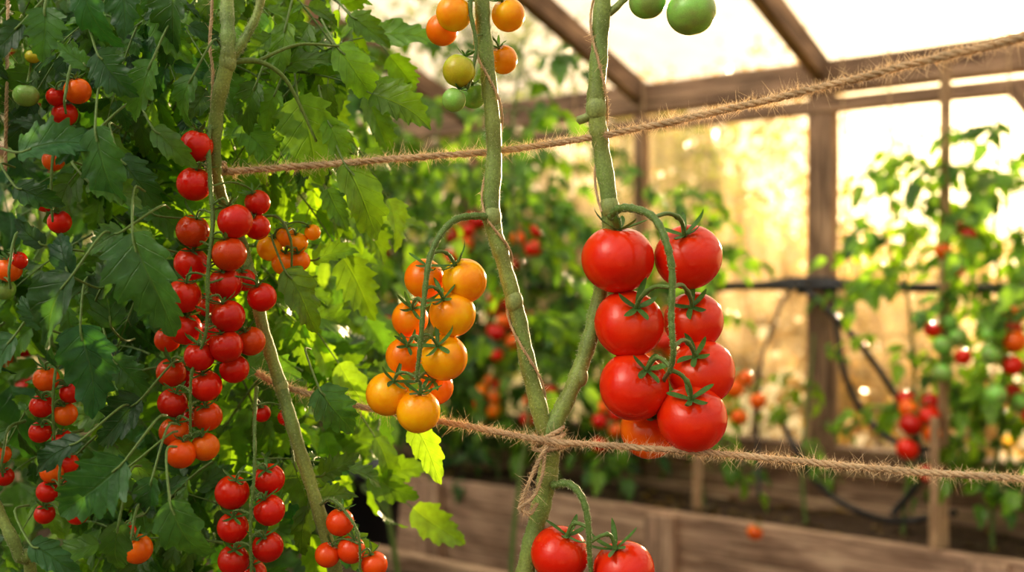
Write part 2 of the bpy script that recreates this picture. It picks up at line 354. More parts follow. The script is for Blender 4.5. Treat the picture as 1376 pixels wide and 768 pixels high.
for nm,t in (('wall_back',T0),('wall_front',T1)):
    w=empty(nm)
    beam('sill',G(t,0,SILL),G(t,WID,SILL),.1,.06,M_WOOD,w); beam('tie',G(t,0,PZ),G(t,WID,PZ),.08,.1,M_WOOD,w)
    for k in range(3): beam('knee_board_%d'%(k+1),G(t,0,.10+.19*k),G(t,WID,.10+.19*k),.025,.185,M_BED,w)
    for i,n in enumerate((1.2,2.4,3.6,4.8)): beam('post_%d'%(i+1),G(t,n,0),G(t,n,PZ+SL*min(n,WID-n)),.08,.08,M_WOOD,w,up=np.array([WN[0],WN[1],0]))
    quad('glazing',[G(t,0,SILL),G(t,WID,SILL),G(t,WID,PZ),G(t,0,PZ)],M_ROOF,w)
# ground
def ground(name,sz,n,z,amp,mat,c=(0,0)):
    xs=np.linspace(-sz,sz,n); X,Y=np.meshgrid(xs,xs,indexing='ij')
    Z=z+amp*(np.sin(X*1.3)*np.cos(Y*1.1)+.4*np.sin(X*5+Y*3))
    mb=MB(); mb.add(np.stack([X+c[0],Y+c[1],Z],-1).reshape(-1,3),gridfaces(n,n),np.zeros((n*n,2)),(0.1,.1,.1)); return mb.obj(name,mat)
ground('ground_outside',40,60,-.10,.03,M_GRASS)
mb=MB(); nn=60; A,B=np.meshgrid(np.linspace(T0,T1,nn),np.linspace(0.06,WID-.05,nn),indexing='ij')
pts=np.array([G(a,b,0) for a,b in zip(A.ravel(),B.ravel())]); pts[:,2]=rng.normal(0,.006,len(pts)); mb.add(pts,gridfaces(nn,nn),np.zeros((nn*nn,2)),(.1,.1,.1)); mb.obj('floor',M_SOIL)
# raised beds
def bed(name,t0,t1,n0,n1,z,bh=.16):
    e=empty(name)
    for k in range(3):
        zz=z-bh*(k+.5); g=.006
        for nm,n in (('front',n1),('rear',n0)): beam('%s_board_%d'%(nm,k+1),G(t0,n,zz),G(t1,n,zz),.045,bh-g,M_BED,e)
        for nm,t in (('end_a',t0),('end_b',t1)): beam('%s_board_%d'%(nm,k+1),G(t,n0,zz),G(t,n1,zz),.045,bh-g,M_BED,e)
    tt=t0+.35
    while tt<t1:
        beam('cleat',G(tt,n1+.045,0),G(tt,n1+.045,z-.015),.13,.05,M_BED,e,up=np.array([WN[0],WN[1],0])); tt+=1.25
    a=60;b=16; mb=MB(); A,B=np.meshgrid(np.linspace(t0+.02,t1-.02,a*2),np.linspace(n0+.02,n1-.02,b*2),indexing='ij')
    pts=np.array([G(x,y,0) for x,y in zip(A.ravel(),B.ravel())]); pts[:,2]=z-.05+rng.normal(0,.008,len(pts))+.012*np.sin(A.ravel()*4)
    mb.add(pts,gridfaces(a*2,b*2),np.zeros((len(pts),2)),(.1,.1,.1)); mb.obj('soil',M_SOIL,e); return e
bed('raised_bed',-5.75,3.9,.10,.70,.47)
bed('raised_bed',-5.9,2.9,1.85,4.1,.47)
def lathe(name,prof,c,mat,parent=None,n=40):
    a=np.linspace(0,2*np.pi,n,endpoint=False); mb=MB()
    V=np.array([[c[0]+r*math.cos(x),c[1]+r*math.sin(x),c[2]+z] for r,z in prof for x in a]); mb.add(V,gridfaces(len(prof),n,True),np.zeros((len(V),2)),(0,0,0)); return mb.obj(name,mat,parent)
bk=empty('plant_bucket'); bp=P(484,655,4.2)
lathe('pot',[(0,0),(.135,0),(.14,.02),(.175,.42),(.19,.42),(.192,.455),(.18,.46),(.172,.45),(.165,.40),(.0,.39)],(bp[0],bp[1],.21),M_POT,bk)
lathe('base',[(0,0),(.15,0),(.15,.21),(0,.21)],(bp[0],bp[1],0.0),M_BED,bk)
def hose(name,ctrl,r,parent=None,mat=M_RUB):
    mb=MB(); tube(mb,cr(ctrl,14),r,(0,0,0),10); return mb.obj(name,mat,parent)
ir=empty('irrigation_hose')
hose('main_line',[G(-3.6,.14,1.40),G(-2.4,.14,1.385),G(-1,.14,1.395),G(0,.14,1.40),G(1,.14,1.385),G(2.4,.14,1.40)],.019,ir)
hose('main_line_upper',[G(-.6,.12,1.36),G(-.25,.12,1.405),G(0,.12,1.43),G(.5,.12,1.40),G(1.4,.12,1.41)],.012,ir)
hose('drop_a',[P(1078,384,4.45),P(1100,405,4.4),P(1150,455,4.3),P(1200,525,4.2),P(1230,580,4.15),P(1236,640,4.05),P(1200,690,3.95)],.014,ir)
hose('drop_b',[P(1120,388,4.45),P(1124,440,4.4),P(1136,505,4.35),P(1165,562,4.3),P(1205,594,4.2),P(1245,603,4.1),P(1290,598,4.0)],.014,ir)
hose('drop_c',[P(1050,565,4.3),P(1068,600,4.2),P(1095,645,4.15),P(1140,680,4.05),P(1205,700,4.0),P(1285,688,3.9)],.012,ir)
hose('drop_d',[P(1066,386,4.45),P(1050,408,4.45),P(1038,440,4.4),P(1024,480,4.4),P(1018,560,4.35),P(1020,668,4.2)],.007,ir)
for u in (1078,1112): lathe('coupling',[(0,-.03),(.026,-.03),(.026,.03),(0,.03)],tuple(P(u,386,4.45)),M_RUB,ir,16)
def stake(u,v0,v1,d,r=.014):
    a=P(u,v0,d);b=P(u+2,v1,d); beam('plant_stake',a,b,r*1.9,r*1.7,M_STAKE,None,up=np.array([0,1.0,0]),bev=.003)
stake(1268,735,80,3.75,.017); stake(1254,735,560,3.6,.014); stake(936,682,600,4.3,.020); stake(1085,640,500,4.35,.012)
# ------------------------------------------------------------------ twine
TW=np.array([.62,.47,.29])
def twine(mb,ctrl,r,pitch=6.5,fib=0,seg=40,col=TW,fl=.012):
    c=np.asarray(ctrl,float); p=cr(c,seg); L=np.concatenate([[0],np.cumsum(np.linalg.norm(np.diff(p,axis=0),axis=1))])
    n=max(8,int(L[-1]/(r*pitch/7))); s=np.linspace(0,L[-1],n); q=np.stack([np.interp(s,L,p[:,i]) for i in range(3)],1)
    T,N,B=frames(q)
    for k in range(3):
        a=s/(r*pitch)*2*np.pi+k*2.094+.5*np.sin(s*37); rr=r*.52*(1+.15*np.sin(s*90+k))
        h=q+(np.cos(a)*rr)[:,None]*N+(np.sin(a)*rr)[:,None]*B
        cc=col*(1+.18*np.sin(s*300+k*2))[:,None]
        tube(mb,h,r*.54*(1+.13*np.sin(s*140+k*3)),cc,6,False)
    if fib: 
        hairs(mb,q,np.full(len(q),r*.9),fib,fl*.4,col*1.5,.00020); hairs(mb,q,np.full(len(q),r*.9),fib//4,fl*1.1,col*1.5,.00018)
e=empty('support_twine'); mb=MB()
up=[P(296,231,1.13),P(420,222,1.125),P(560,211,1.12),P(655,204,1.12),P(760,190,1.11),P(900,164,1.06),P(1100,118,.97),P(1250,80,.90),P(1376,50,.84),P(1560,0,.78)]
twine(mb,up,.0038,8,5200)
a=P(290,229,1.115)
th=np.linspace(0,4*np.pi,24); loop=[a+np.array([math.cos(x)*.010,math.sin(x)*.010,.004*x/6.28]) for x in th]; twine(mb,loop,.003,6,60,4)
mb.obj('line',M_TWINE,e)
e=empty('support_twine'); mb=MB()
lo=[P(345,500,1.16),P(380,518,1.15),P(470,543,1.135),P(600,567,1.12),P(715,588,1.085),P(745,593,1.082),P(860,601,1.07),P(1000,612,1.05),P(1200,631,.99),P(1376,643,.94),P(1560,662,.9)]
twine(mb,lo,.0034,8,4600)
kc=P(737,593,1.1)
for k,(tilt,z,rad) in enumerate([(.25,.004,.0165),(-.3,0,.0165),(.1,-.006,.016),(.5,.008,.0155)]):
    th=np.linspace(0,2*np.pi,20); loop=[kc+np.array([math.cos(x)*rad,math.sin(x)*rad*.95,z+tilt*math.cos(x)*rad]) for x in th]; twine(mb,loop,.0026,6,70,4)
twine(mb,[P(735,600,1.082),P(722,622,1.078),P(712,645,1.075),P(703,668,1.075),P(697,684,1.075)],.0022,6,160,10)
twine(mb,[P(733,598,1.083),P(728,640,1.078),P(716,668,1.075),P(700,682,1.072),P(712,690,1.075),P(722,676,1.078)],.0020,6,160,10)
mb.obj('line',M_TWINE,e)
# ------------------------------------------------------------------ centre plants
SC=np.array([.21,.32,.085]); SC2=np.array([.29,.37,.12])
def mainstem(pl,ctrl,rad,hair=2600,col=SC,sides=14):
    c=np.hstack([np.asarray(ctrl),np.asarray(rad)[:,None]]); q=cr(c,10); n=len(q)
    r=q[:,3]*(1+.06*np.sin(np.arange(n)*.9)+.04*np.sin(np.arange(n)*2.3))
    cc=np.array([col*(1+.15*math.sin(i*.61))+np.array([.06,.02,.0])*(.5+.5*math.sin(i*.23)) for i in range(n)])
    tube(pl.stem,q[:,:3],r,cc,sides); hairs(pl.stem,q[:,:3],r,hair,.0028,(.62,.64,.42),.00018); return q[:,:3]
def node(pl,c,r,col=SC2):
    n=10; t=np.linspace(-1,1,n); tube(pl.stem,np.asarray(c)+np.outer(t,[0,0,r*1.3]),r*np.sqrt(np.clip(1.02-t*t,0,1)),col,12)
op=Plant()
mainstem(op,[P(640,-90),P(646,-30),P(650,40),P(658,120),P(664,200),P(661,290),P(676,350),P(695,420),P(712,500),P(733,582)],
   np.array([9,9,10,10.5,10.5,11.5,10.5,10.5,11,12])*PX,3400)
node(op,P(661,292,1.098),13*PX); node(op,P(691,405,1.098),12*PX)
truss(op,[P(660,293,1.095),P(640,290,1.085),P(612,295,1.075),P(590,318,1.066),P(577,350,1.060),P(570,400,1.054),P(566,450,1.052),P(562,490,1.054),P(560,512,1.06)],
 [(P(570,374,1.105),27*PX,ORD,None),(P(624,377,1.09),30*PX,ORG,None),(P(551,428,1.115),25*PX,ORD,None),(P(608,421,1.085),31*PX,ORG,None),
  (P(543,478,1.105),25*PX,ORD*.95,None),(P(597,480,1.085),31*PX,ORG,None),(P(586,520,1.125),24*PX,ORD,None),(P(521,529,1.085),29*PX,ORG,None),(P(562,552,1.075),29*PX,ORG,None)],
 r0=.0042,r1=.0020,up=.5,sep=.95,flat=1.0,hair=900,fwd=.3)
truss(op,[P(645,5,1.10),P(640,-30,1.09),P(632,10,1.08),P(640,60,1.08),P(634,100,1.08),P(628,120,1.085)],
 [(P(610,18,1.09),24*PX,ORG,None),(P(683,20,1.12),23*PX,ORG,None),(P(594,40,1.12),22*PX,ORD,None),(P(676,80,1.13),20*PX,ORG*.9,None),
  (P(617,95,1.085),22*PX,YGR,GRN),(P(610,134,1.085),16*PX,GRN,None),(P(636,128,1.12),18*PX,GRN*.8,None)],r0=.003,r1=.0014,up=.8,sep=.8,flat=1.0)
op.finish('orange_tomato_plant')
rp=Plant()
q=mainstem(rp,[P(812,-90),P(811,-20),P(806,60),P(801,140),P(808,200),P(820,285),P(816,345,1.115),P(803,410,1.12),P(788,470,1.115),P(765,530,1.105),P(742,575),P(738,600),P(736,640),P(722,700),P(706,768),P(690,860),P(676,1000),P(670,1560)],
   np.array([12,12,11.5,12.5,11.5,11.5,11,10.5,11,11,13,14.5,13.5,13,13,13,14,15])*PX,4600)
node(rp,P(801,146,1.098),14*PX); node(rp,P(819,278,1.098),13*PX); node(rp,P(778,505,1.11),12.5*PX); node(rp,P(738,592),15*PX)
tube(rp.stem,np.array([P(800,150),P(788,158),P(777,162)]),np.array([7,6,6])*PX,SC2,8)
tube(rp.stem,np.array([P(812,22,1.1),P(828,10,1.1),P(850,-12,1.1)]),np.array([6,5,4])*PX,SC2,8)
REDT=RED*.8+np.array([.7,.2,.02])*.2
truss(rp,[P(820,292,1.095),P(830,281,1.085),P(850,280,1.07),P(878,292,1.050),P(895,325,1.036),P(903,365,1.032),P(902,420,1.028),P(903,450,1.024),P(905,475,1.026),P(900,500,1.040)],
 [(P(830,348,1.10),49*PX,RED,REDT),(P(925,345,1.11),46*PX,RED,REDT),(P(845,435,1.10),47*PX,RED,REDT),(P(932,431,1.12),41*PX,RED,REDT),
  (P(852,519,1.09),47*PX,RED,REDT),(P(943,500,1.10),45*PX,RED,REDT),(P(872,578,1.135),40*PX,TOR,REDT),(P(930,562,1.075),46*PX,RED,REDT)],
 r0=.0048,r1=.0027,up=.55,sep=.66,flat=.93,ribs=.02,hair=1400,fwd=.3)
truss(rp,[P(742,652,1.09),P(765,650,1.08),P(782,668,1.07),P(790,700,1.065),P(792,740,1.065),P(796,790,1.07)],
 [(P(752,744,1.09),39*PX,RED,REDT),(P(838,766,1.08),41*PX,RED,REDT)],r0=.0045,r1=.0025,up=.8,sep=.8,flat=.93,ribs=.02,hair=900)
truss(rp,[P(850,-12,1.1),P(880,-40,1.09),P(905,-35,1.09)],[(P(870,2,1.1),25*PX,GRN,None),(P(929,16,1.09),33*PX,GRN,GRN*1.2)],r0=.003,r1=.002,up=1,sep=.6,hair=0)
rp.finish('red_tomato_plant')
e=empty('training_twine'); mb=MB()
def wrap(ctrl,turns,rad,r=.0014):
    c=cr(ctrl,20); n=len(c); t=np.linspace(0,turns*2*np.pi,n)
    twine(mb,c+np.stack([np.cos(t)*rad,np.sin(t)*rad,0*t],1),r,7,500,6,TW*1.1,.007)
wrap([P(640,-90),P(650,40),P(658,120),P(664,200),P(661,290),P(676,350),P(695,420),P(712,500),P(733,582)],3.3,.0108)
wrap([P(812,-90),P(811,-20),P(806,60),P(801,140),P(808,200),P(820,285)],1.6,.0118)
twine(mb,[P(284,-120,1.13),P(285,0,1.12),P(282,60,1.105),P(286,100,1.10),P(283,180,1.1)],.0018,7,200,10,TW,.008)
twine(mb,[P(12,-120,1.2),P(10,60,1.1),P(7,230,1.1)],.002,7,100,10)
mb.obj('strings',M_TWINE,e)
# ------------------------------------------------------------------ cherry plant (left)
cp=Plant()
mainstem(cp,[P(318,-80,1.12),P(306,-10,1.10),P(306,40,1.085),P(306,80,1.08),P(292,145,1.085),P(288,215,1.10),P(297,262,1.12),P(322,320,1.14),P(341,385,1.14),P(356,450,1.13),P(378,520,1.13),P(400,595,1.12),P(428,685,1.12),P(452,775,1.12),P(470,900,1.12),P(475,1560,1.13)],
   np.array([8.5,9,9.5,10.5,9.5,9,8,8,8,8.5,9,9,9,10,11,12])*PX,2600)
mainstem(cp,[P(362,-60,1.10),P(348,10,1.09),P(330,50,1.085),P(308,82,1.082)],np.array([5,5.5,6,7])*PX,500)
node(cp,P(306,84,1.08),11.5*PX); node(cp,P(378,519,1.13),10*PX)
mainstem(cp,[P(-40,600,1.1),P(0,690,1.08),P(25,745,1.08),P(45,830,1.1),P(60,1560,1.12)],np.array([6,7,8,8,9])*PX,300)
CH=DRED
A=[(264,196,21,0),(261,247,22,0),(346,272,17,3),(346,305,17,3),(316,297,22,-1),(259,310,21,0),(308,341,22,-1),(257,354,22,1),(303,381,21,0),(247,397,22,-1),(329,376,15,4),(352,399,19,1),
 (307,425,21,-1),(249,441,21,0),(225,456,17,3),(337,458,19,1),(304,465,21,-1),(268,478,19,-1),(315,495,19,1),(230,500,19,1),(277,518,20,0),(232,541,19,0),(279,559,19,1),(234,580,19,0),(276,600,18,0),(243,609,19,-1),(280,410,17,3),(284,445,17,3),(255,505,16,3),(256,560,14,3)]
toms=[]
for (u,v,r,k) in A:
    lowm=max(0,(v-540)/60.); col=CH*(1-.7*lowm)+TOR*.7*lowm
    col=col*(.85+.3*random.random())+np.array([0,.03,0])*(random.random()<.3)
    toms.append((P(u,v,1.08+k*.013),r*PX*1.04,col,col*.6+TOR*.4))
truss(cp,[P(290,160,1.09),P(280,185,1.078),P(283,250,1.07),P(286,300,1.063),P(280,360,1.057),P(279,400,1.055),P(276,450,1.055),P(258,500,1.058),P(256,550,1.063),P(256,590,1.07)],toms,
 r0=.0028,r1=.0013,up=1.1,sep=.95,flat=.98,hair=700,fwd=.35)
Bt=[(312,661,22,0),(362,643,20,1),(362,685,20,0),(313,708,20,0),(360,734,20,0),(314,752,20,0),(340,770,18,3),(385,560,12,4),(352,555,12,4)]
toms=[]
for (u,v,r,k) in Bt:
    col=CH*(.9+.25*random.random()); toms.append((P(u,v,1.085+k*.013),r*PX*1.04,col,col*.6+TOR*.4))
truss(cp,[P(345,520,1.12),P(342,570,1.085),P(342,630,1.07),P(337,700,1.065),P(338,790,1.07)],toms,r0=.0022,r1=.0013,up=1.1,sep=.95,flat=.98,fwd=.35)
toms=[(P(u,v,1.10),r*PX,TOR*.5+RED*.5,None) for u,v,r in [(457,701,19),(472,738,19),(503,758,18),(440,745,17)]]
truss(cp,[P(428,680,1.12),P(445,670,1.10),P(466,690,1.09),P(482,720,1.085),P(484,770,1.09)],toms,r0=.002,r1=.0012,up=.8,sep=.95,flat=.98)
toms=[(P(u,v,1.17),r*1.17/F,c,None) for u,v,r,c in [(363,333,18,ORG),(382,353,17,ORD),(400,326,14,ORG),(403,350,14,ORD),(420,312,11,ORG),(385,318,14,ORD)]]
truss(cp,[P(330,300,1.17),P(370,290,1.16),P(390,320,1.145),P(392,360,1.15)],toms,r0=.002,r1=.0012,hair=0,flat=.98)
for (dd,L_) in ((1.11,[(62,509,16),(95,527,14),(56,545,15),(88,556,15),(54,580,14),(84,590,13)]),(1.13,[(70,633,15),(92,622,13),(64,660,14),(98,655,14),(104,690,14),(60,690,13)]),(1.09,[(104,122,17),(87,153,16),(75,130,12)]),(1.12,[(72,215,14),(80,298,15),(60,272,12)]),(1.11,[(185,737,19),(170,715,13)]),(1.08,[(12,362,16),(6,388,14),(24,350,12)]),(1.14,[(2,610,12),(6,640,12)])):
    toms=[(P(u,v,dd+.01*(i%2)),r*dd/F*1.06,(RED if i%3 else TOR)*(.85+.25*random.random()),None) for i,(u,v,r) in enumerate(L_)]
    if dd==1.08: toms[1]=(toms[1][0],toms[1][1],GRN,None)
    u=np.mean([x[0] for x in L_]); v0=min(x[1] for x in L_); v1=max(x[1] for x in L_)
    truss(cp,[P(u+30,v0-45,dd+.03),P(u+8,v0-35,dd),P(u,v0,dd-.02),P(u-2,(v0+v1)/2,dd-.025),P(u,v1,dd-.02)],toms,r0=.002,r1=.0012,hair=0,up=1,sep=.95,flat=.98,fwd=.3)
for (u,v,r) in [(35,128,17),(44,76,10)]: tomato(cp,P(u,v,1.08),r*1.08/F,[.1,-.2,1],GRN if r>12 else YGR)
tube(cp.stem,cr([P(35,118,1.08),P(40,95,1.09),P(45,70,1.08),P(60,40,1.12)],5),.0014,(.16,.25,.06),6)
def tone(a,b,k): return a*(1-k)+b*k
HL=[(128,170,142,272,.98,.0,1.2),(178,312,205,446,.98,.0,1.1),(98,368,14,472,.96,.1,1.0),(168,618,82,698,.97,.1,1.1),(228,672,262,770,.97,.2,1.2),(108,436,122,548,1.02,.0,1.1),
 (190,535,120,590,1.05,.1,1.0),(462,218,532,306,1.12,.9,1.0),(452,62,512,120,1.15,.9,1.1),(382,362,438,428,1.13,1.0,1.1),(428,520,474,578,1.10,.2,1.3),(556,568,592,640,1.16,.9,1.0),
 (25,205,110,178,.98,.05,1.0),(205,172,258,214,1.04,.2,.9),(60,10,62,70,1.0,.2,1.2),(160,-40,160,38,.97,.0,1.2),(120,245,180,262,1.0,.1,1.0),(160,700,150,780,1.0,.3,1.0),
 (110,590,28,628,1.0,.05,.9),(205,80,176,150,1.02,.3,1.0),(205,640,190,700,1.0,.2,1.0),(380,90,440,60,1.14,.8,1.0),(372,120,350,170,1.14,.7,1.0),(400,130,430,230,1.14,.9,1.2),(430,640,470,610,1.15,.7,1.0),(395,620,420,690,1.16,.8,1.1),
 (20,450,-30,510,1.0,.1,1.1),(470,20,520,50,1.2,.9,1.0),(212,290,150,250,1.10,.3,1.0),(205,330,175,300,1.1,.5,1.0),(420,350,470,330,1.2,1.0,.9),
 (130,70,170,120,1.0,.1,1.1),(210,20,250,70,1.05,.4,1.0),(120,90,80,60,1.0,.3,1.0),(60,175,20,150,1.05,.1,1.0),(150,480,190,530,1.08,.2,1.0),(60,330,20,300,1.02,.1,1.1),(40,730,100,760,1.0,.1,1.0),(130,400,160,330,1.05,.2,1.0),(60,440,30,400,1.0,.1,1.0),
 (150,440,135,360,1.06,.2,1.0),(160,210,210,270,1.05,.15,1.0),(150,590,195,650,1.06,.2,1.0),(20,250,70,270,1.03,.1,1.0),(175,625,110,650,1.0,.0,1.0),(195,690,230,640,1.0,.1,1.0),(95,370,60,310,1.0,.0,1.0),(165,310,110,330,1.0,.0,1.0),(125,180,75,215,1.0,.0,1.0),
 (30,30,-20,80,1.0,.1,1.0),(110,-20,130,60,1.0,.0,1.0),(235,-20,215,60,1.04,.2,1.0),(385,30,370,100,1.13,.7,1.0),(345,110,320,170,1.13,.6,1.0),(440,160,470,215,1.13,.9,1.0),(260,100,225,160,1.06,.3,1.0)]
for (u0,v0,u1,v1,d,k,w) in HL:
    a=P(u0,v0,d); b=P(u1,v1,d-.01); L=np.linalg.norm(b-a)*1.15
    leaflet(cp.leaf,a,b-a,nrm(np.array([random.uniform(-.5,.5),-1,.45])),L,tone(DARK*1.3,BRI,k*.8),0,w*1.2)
    bk_=a-nrm(b-a)*.03+np.array([0,.02,.015]); tube(cp.stem,cr([bk_+np.array([0,.03,.0]),bk_,a,a*.8+b*.2],4),.0013,(.15,.25,.06),5,False)
tube(cp.stem,cr([P(306,84,1.085),P(345,82,1.10),P(378,100,1.11),P(400,135,1.12),P(425,190,1.13)],6),np.linspace(.0035,.0015,25),(.17,.27,.06),8)
tube(cp.stem,cr([P(345,82,1.10),P(400,60,1.12),P(455,62,1.15)],6),np.linspace(.0022,.0014,13),(.17,.27,.06),8)
def fill(n,u0,u1,v0,v1,d0,d1,L0,L1,k0,k1,lod=0,pl=cp,sxs=(-1,1)):
    for c in range(n):
        u=random.uniform(u0,u1); v=random.uniform(v0,v1); d=random.uniform(d0,d1)
        a=P(u,v,d); sx=random.choice(sxs)
        dr=nrm(np.array([sx*random.uniform(.2,1),random.uniform(-.25,.3),random.uniform(-.9,.35)]))
        n_=nrm(np.array([random.uniform(-.6,.6),-.7,random.uniform(.1,1.0)]))
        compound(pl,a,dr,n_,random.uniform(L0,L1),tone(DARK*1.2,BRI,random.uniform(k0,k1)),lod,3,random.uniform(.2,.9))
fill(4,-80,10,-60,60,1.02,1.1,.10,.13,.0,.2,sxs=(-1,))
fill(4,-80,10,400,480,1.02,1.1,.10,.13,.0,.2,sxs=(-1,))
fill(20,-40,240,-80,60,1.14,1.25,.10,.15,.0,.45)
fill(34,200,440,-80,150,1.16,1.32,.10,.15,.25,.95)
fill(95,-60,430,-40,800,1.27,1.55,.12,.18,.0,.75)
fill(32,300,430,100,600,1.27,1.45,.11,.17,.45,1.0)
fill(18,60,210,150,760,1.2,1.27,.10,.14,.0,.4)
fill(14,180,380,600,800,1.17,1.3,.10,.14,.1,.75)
cp.finish('cherry_tomato_plant')
# ------------------------------------------------------------------ other plants
def genplant(name,bx,by,z0,z1,nl,spread,L0,L1,k0,k1,trs=(),lod=1,seed=0,zl=None,clamp=False,fwd=0):
    random.seed(seed+100); pl=Plant()
    m=10; zs=np.linspace(z0-.04,z1,m)
    path=np.stack([bx+.03*np.sin(zs*5+seed),by+.03*np.cos(zs*4+seed),zs],1)
    tube(pl.stem,cr(path,4),np.linspace(.009,.004,4*(m-1)+1),(.16,.25,.06),7)
    for i in range(nl):
        z=random.uniform((zl if zl else z0+.15),z1); c=np.array([np.interp(z,zs,path[:,0]),np.interp(z,zs,path[:,1]),z])
        a=random.random()*6.283; d=np.array([math.cos(a),math.sin(a),random.uniform(-.2,.6)])
        o=np.array([math.cos(a),math.sin(a),0])*spread*random.random()*.6
        n=nrm(np.array([math.cos(a)*.3,-.5+math.sin(a)*.3,.8]))
        if spread>.1: tube(pl.stem,np.array([c,c+o*.5+UP*.02,c+o]),.0025,(.16,.26,.06),4,False)
        compound(pl,c+o,d,n,random.uniform(L0,L1),tone(DARK*1.2,BRI,random.uniform(k0,k1)),lod,3,random.uniform(.5,1.1))
    for (zc,ang,cols,n,R) in trs:
        c=np.array([np.interp(zc,zs,path[:,0]),np.interp(zc,zs,path[:,1]),zc]); d=np.array([math.cos(ang),math.sin(ang),0])
        q0=.18+fwd
        p=[c,c+d*q0*.5+UP*.01,c+d*q0*.9-UP*.04,c+d*q0-UP*.12,c+d*q0-UP*(.10+n*R*.75)]
        pp=cr(p,5); toms=[]
        for j in range(n):
            t=.25+.75*j/n; q=pp[int(t*(len(pp)-1))]; sd=(1 if j%2 else -1)
            s=np.array([1.0,0,0])*sd*R*1.0+np.array([0,-1.0,0])*R*random.uniform(-.5,.9)-UP*R*.9
            cc=cols[j%len(cols)]*(.85+.3*random.random()); toms.append((q+s,R*(.85+.25*random.random()),cc,None))
        truss(pl,p,toms,r0=.003,r1=.0018,seg=5,lod=1,hair=0,flat=.95,sep=.7)
    return pl.finish(name,clamp)
RC=[RED,DRED,TOR]; MC=[RED,TOR,GRN,ORD]
def gp(u,d,z0,z1,nl,**k):
    x=(u-688)/F*d; k.setdefault('spread',.2); k.setdefault('L0',.17); k.setdefault('L1',.27)
    genplant('tomato_plant',x,d,z0,z1,int(nl*1.15),k['spread'],k['L0'],k['L1'],k.get('k0',.1),k.get('k1',.7),k.get('trs',()),1,k.get('seed',int(u+d*10)),k.get('zl'))
BZ=.43
gp(40,1.85,BZ,2.35,40,k0=0,k1=.4,L0=.14,L1=.22,trs=[(1.80,-.9,[DRED,RED],6,.020),(1.42,-1.4,RC,11,.020),(1.12,-2.2,RC,7,.018)])
gp(-60,1.6,BZ,2.3,24,k0=0,k1=.3,L0=.14,L1=.22)
gp(170,2.1,BZ,2.5,44,k0=0,k1=.5,trs=[(1.75,-1.6,RC,6,.02),(.98,-1.5,RC,6,.022)])
gp(290,2.1,BZ,2.5,44,k0=.1,k1=.9,L0=.15,L1=.24)
gp(380,2.3,BZ,2.5,44,k0=.2,k1=1,L0=.15,L1=.23,spread=.12,zl=.95)
gp(90,2.9,BZ,2.8,44,k0=0,k1=.6); gp(250,3.0,BZ,2.8,44,k0=0,k1=.7)
gp(435,3.2,BZ,2.2,46,k0=.1,k1=.9,spread=.15,zl=1.1)
gp(20,3.9,BZ,2.9,36,k0=0,k1=.5); gp(330,4.2,BZ,2.9,44,k0=0,k1=.7)
gp(530,2.9,BZ,2.15,34,k0=.1,k1=.8,spread=.18,zl=1.2,L0=.13,L1=.19,trs=[(1.45,-1.0,[TOR,RED],4,.022)])
gp(700,3.1,BZ,2.15,26,k0=.2,k1=1.0,spread=.16,zl=1.15,L0=.12,L1=.19)
def wp(t,n,z1,nl,**k):
    q=G(t,n,0); k.setdefault('spread',.28)
    genplant('tomato_plant',q[0],q[1],BZ,z1,int(nl*2.3),k['spread'],k.get('L0',.16),k.get('L1',.26),k.get('k0',.0),k.get('k1',.9),k.get('trs',()),1,k.get('seed',int(abs(t)*37+n*11)),k.get('zl'),True,.14)
tr=lambda z,a=-1.9,c=RC,n=7,R=.036:(z,a,c,n,R)
wp(-4.6,.5,2.2,30,k1=.6); wp(-4.0,.4,2.2,30,k1=.6,trs=[tr(1.0)]); wp(-3.5,.5,2.2,30,k1=.7); wp(-3.0,.35,2.2,34,k1=.8,trs=[tr(1.4),tr(1.0)])
wp(-2.6,.5,2.2,38,k1=.8,trs=[tr(1.35,c=MC),tr(.98),tr(1.7,-1.2)]); wp(-2.2,.35,2.2,38,k1=.9,trs=[tr(1.6),tr(1.15),tr(.9)]); wp(-1.85,.5,2.2,42,k1=.9,trs=[tr(1.0,c=[ORD,TOR,RED]),tr(1.35)]);
wp(-1.5,.35,2.2,40,trs=[tr(1.4,-1.6),tr(.95,-1.9,[TOR,RED,ORD]),tr(1.75,-2.2)]); wp(-1.15,.45,2.15,36,trs=[tr(.95,n=6),tr(1.7,n=5),tr(1.3,-2.3)])
wp(-.8,.35,2.05,28,k1=1.0,trs=[tr(.92),tr(1.22,-1.2,[TOR,RED,ORD],6)]); wp(-.42,.35,1.85,18,k0=.3,k1=1.0,spread=.14,trs=[tr(1.06,-1.0,[TOR],5,.04),tr(1.3,-2.4,[TOR,RED],5,.04)],L0=.13,L1=.21)
wp(.10,.40,1.2,5,k0=.3,k1=1.0,spread=.1,L0=.1,L1=.16)
wp(.50,.4,1.95,20,k0=.2,k1=.95,spread=.25,zl=.85,L0=.13,L1=.22,trs=[tr(1.3,-1.5,[GRN,GRN,RED],7,.034),tr(1.0,-1.9,RC,8,.038)])
wp(.82,.4,2.0,36,k0=.1,k1=.9,spread=.28,zl=.6,L0=.14,L1=.24,trs=[tr(1.62,-2.5,RC,4,.03),tr(1.32,-2.0,[GRN,TOR,GRN,RED],9,.038),tr(1.04,-1.6,[RED,DRED,GRN],9,.040)])
wp(1.15,.45,2.0,32,k0=.1,k1=.8,spread=.28,trs=[tr(1.45,-2.0),tr(1.22,-2.2,[RED,GRN],8,.038),tr(.85,-2.0,[GRN,RED],6,.038)])
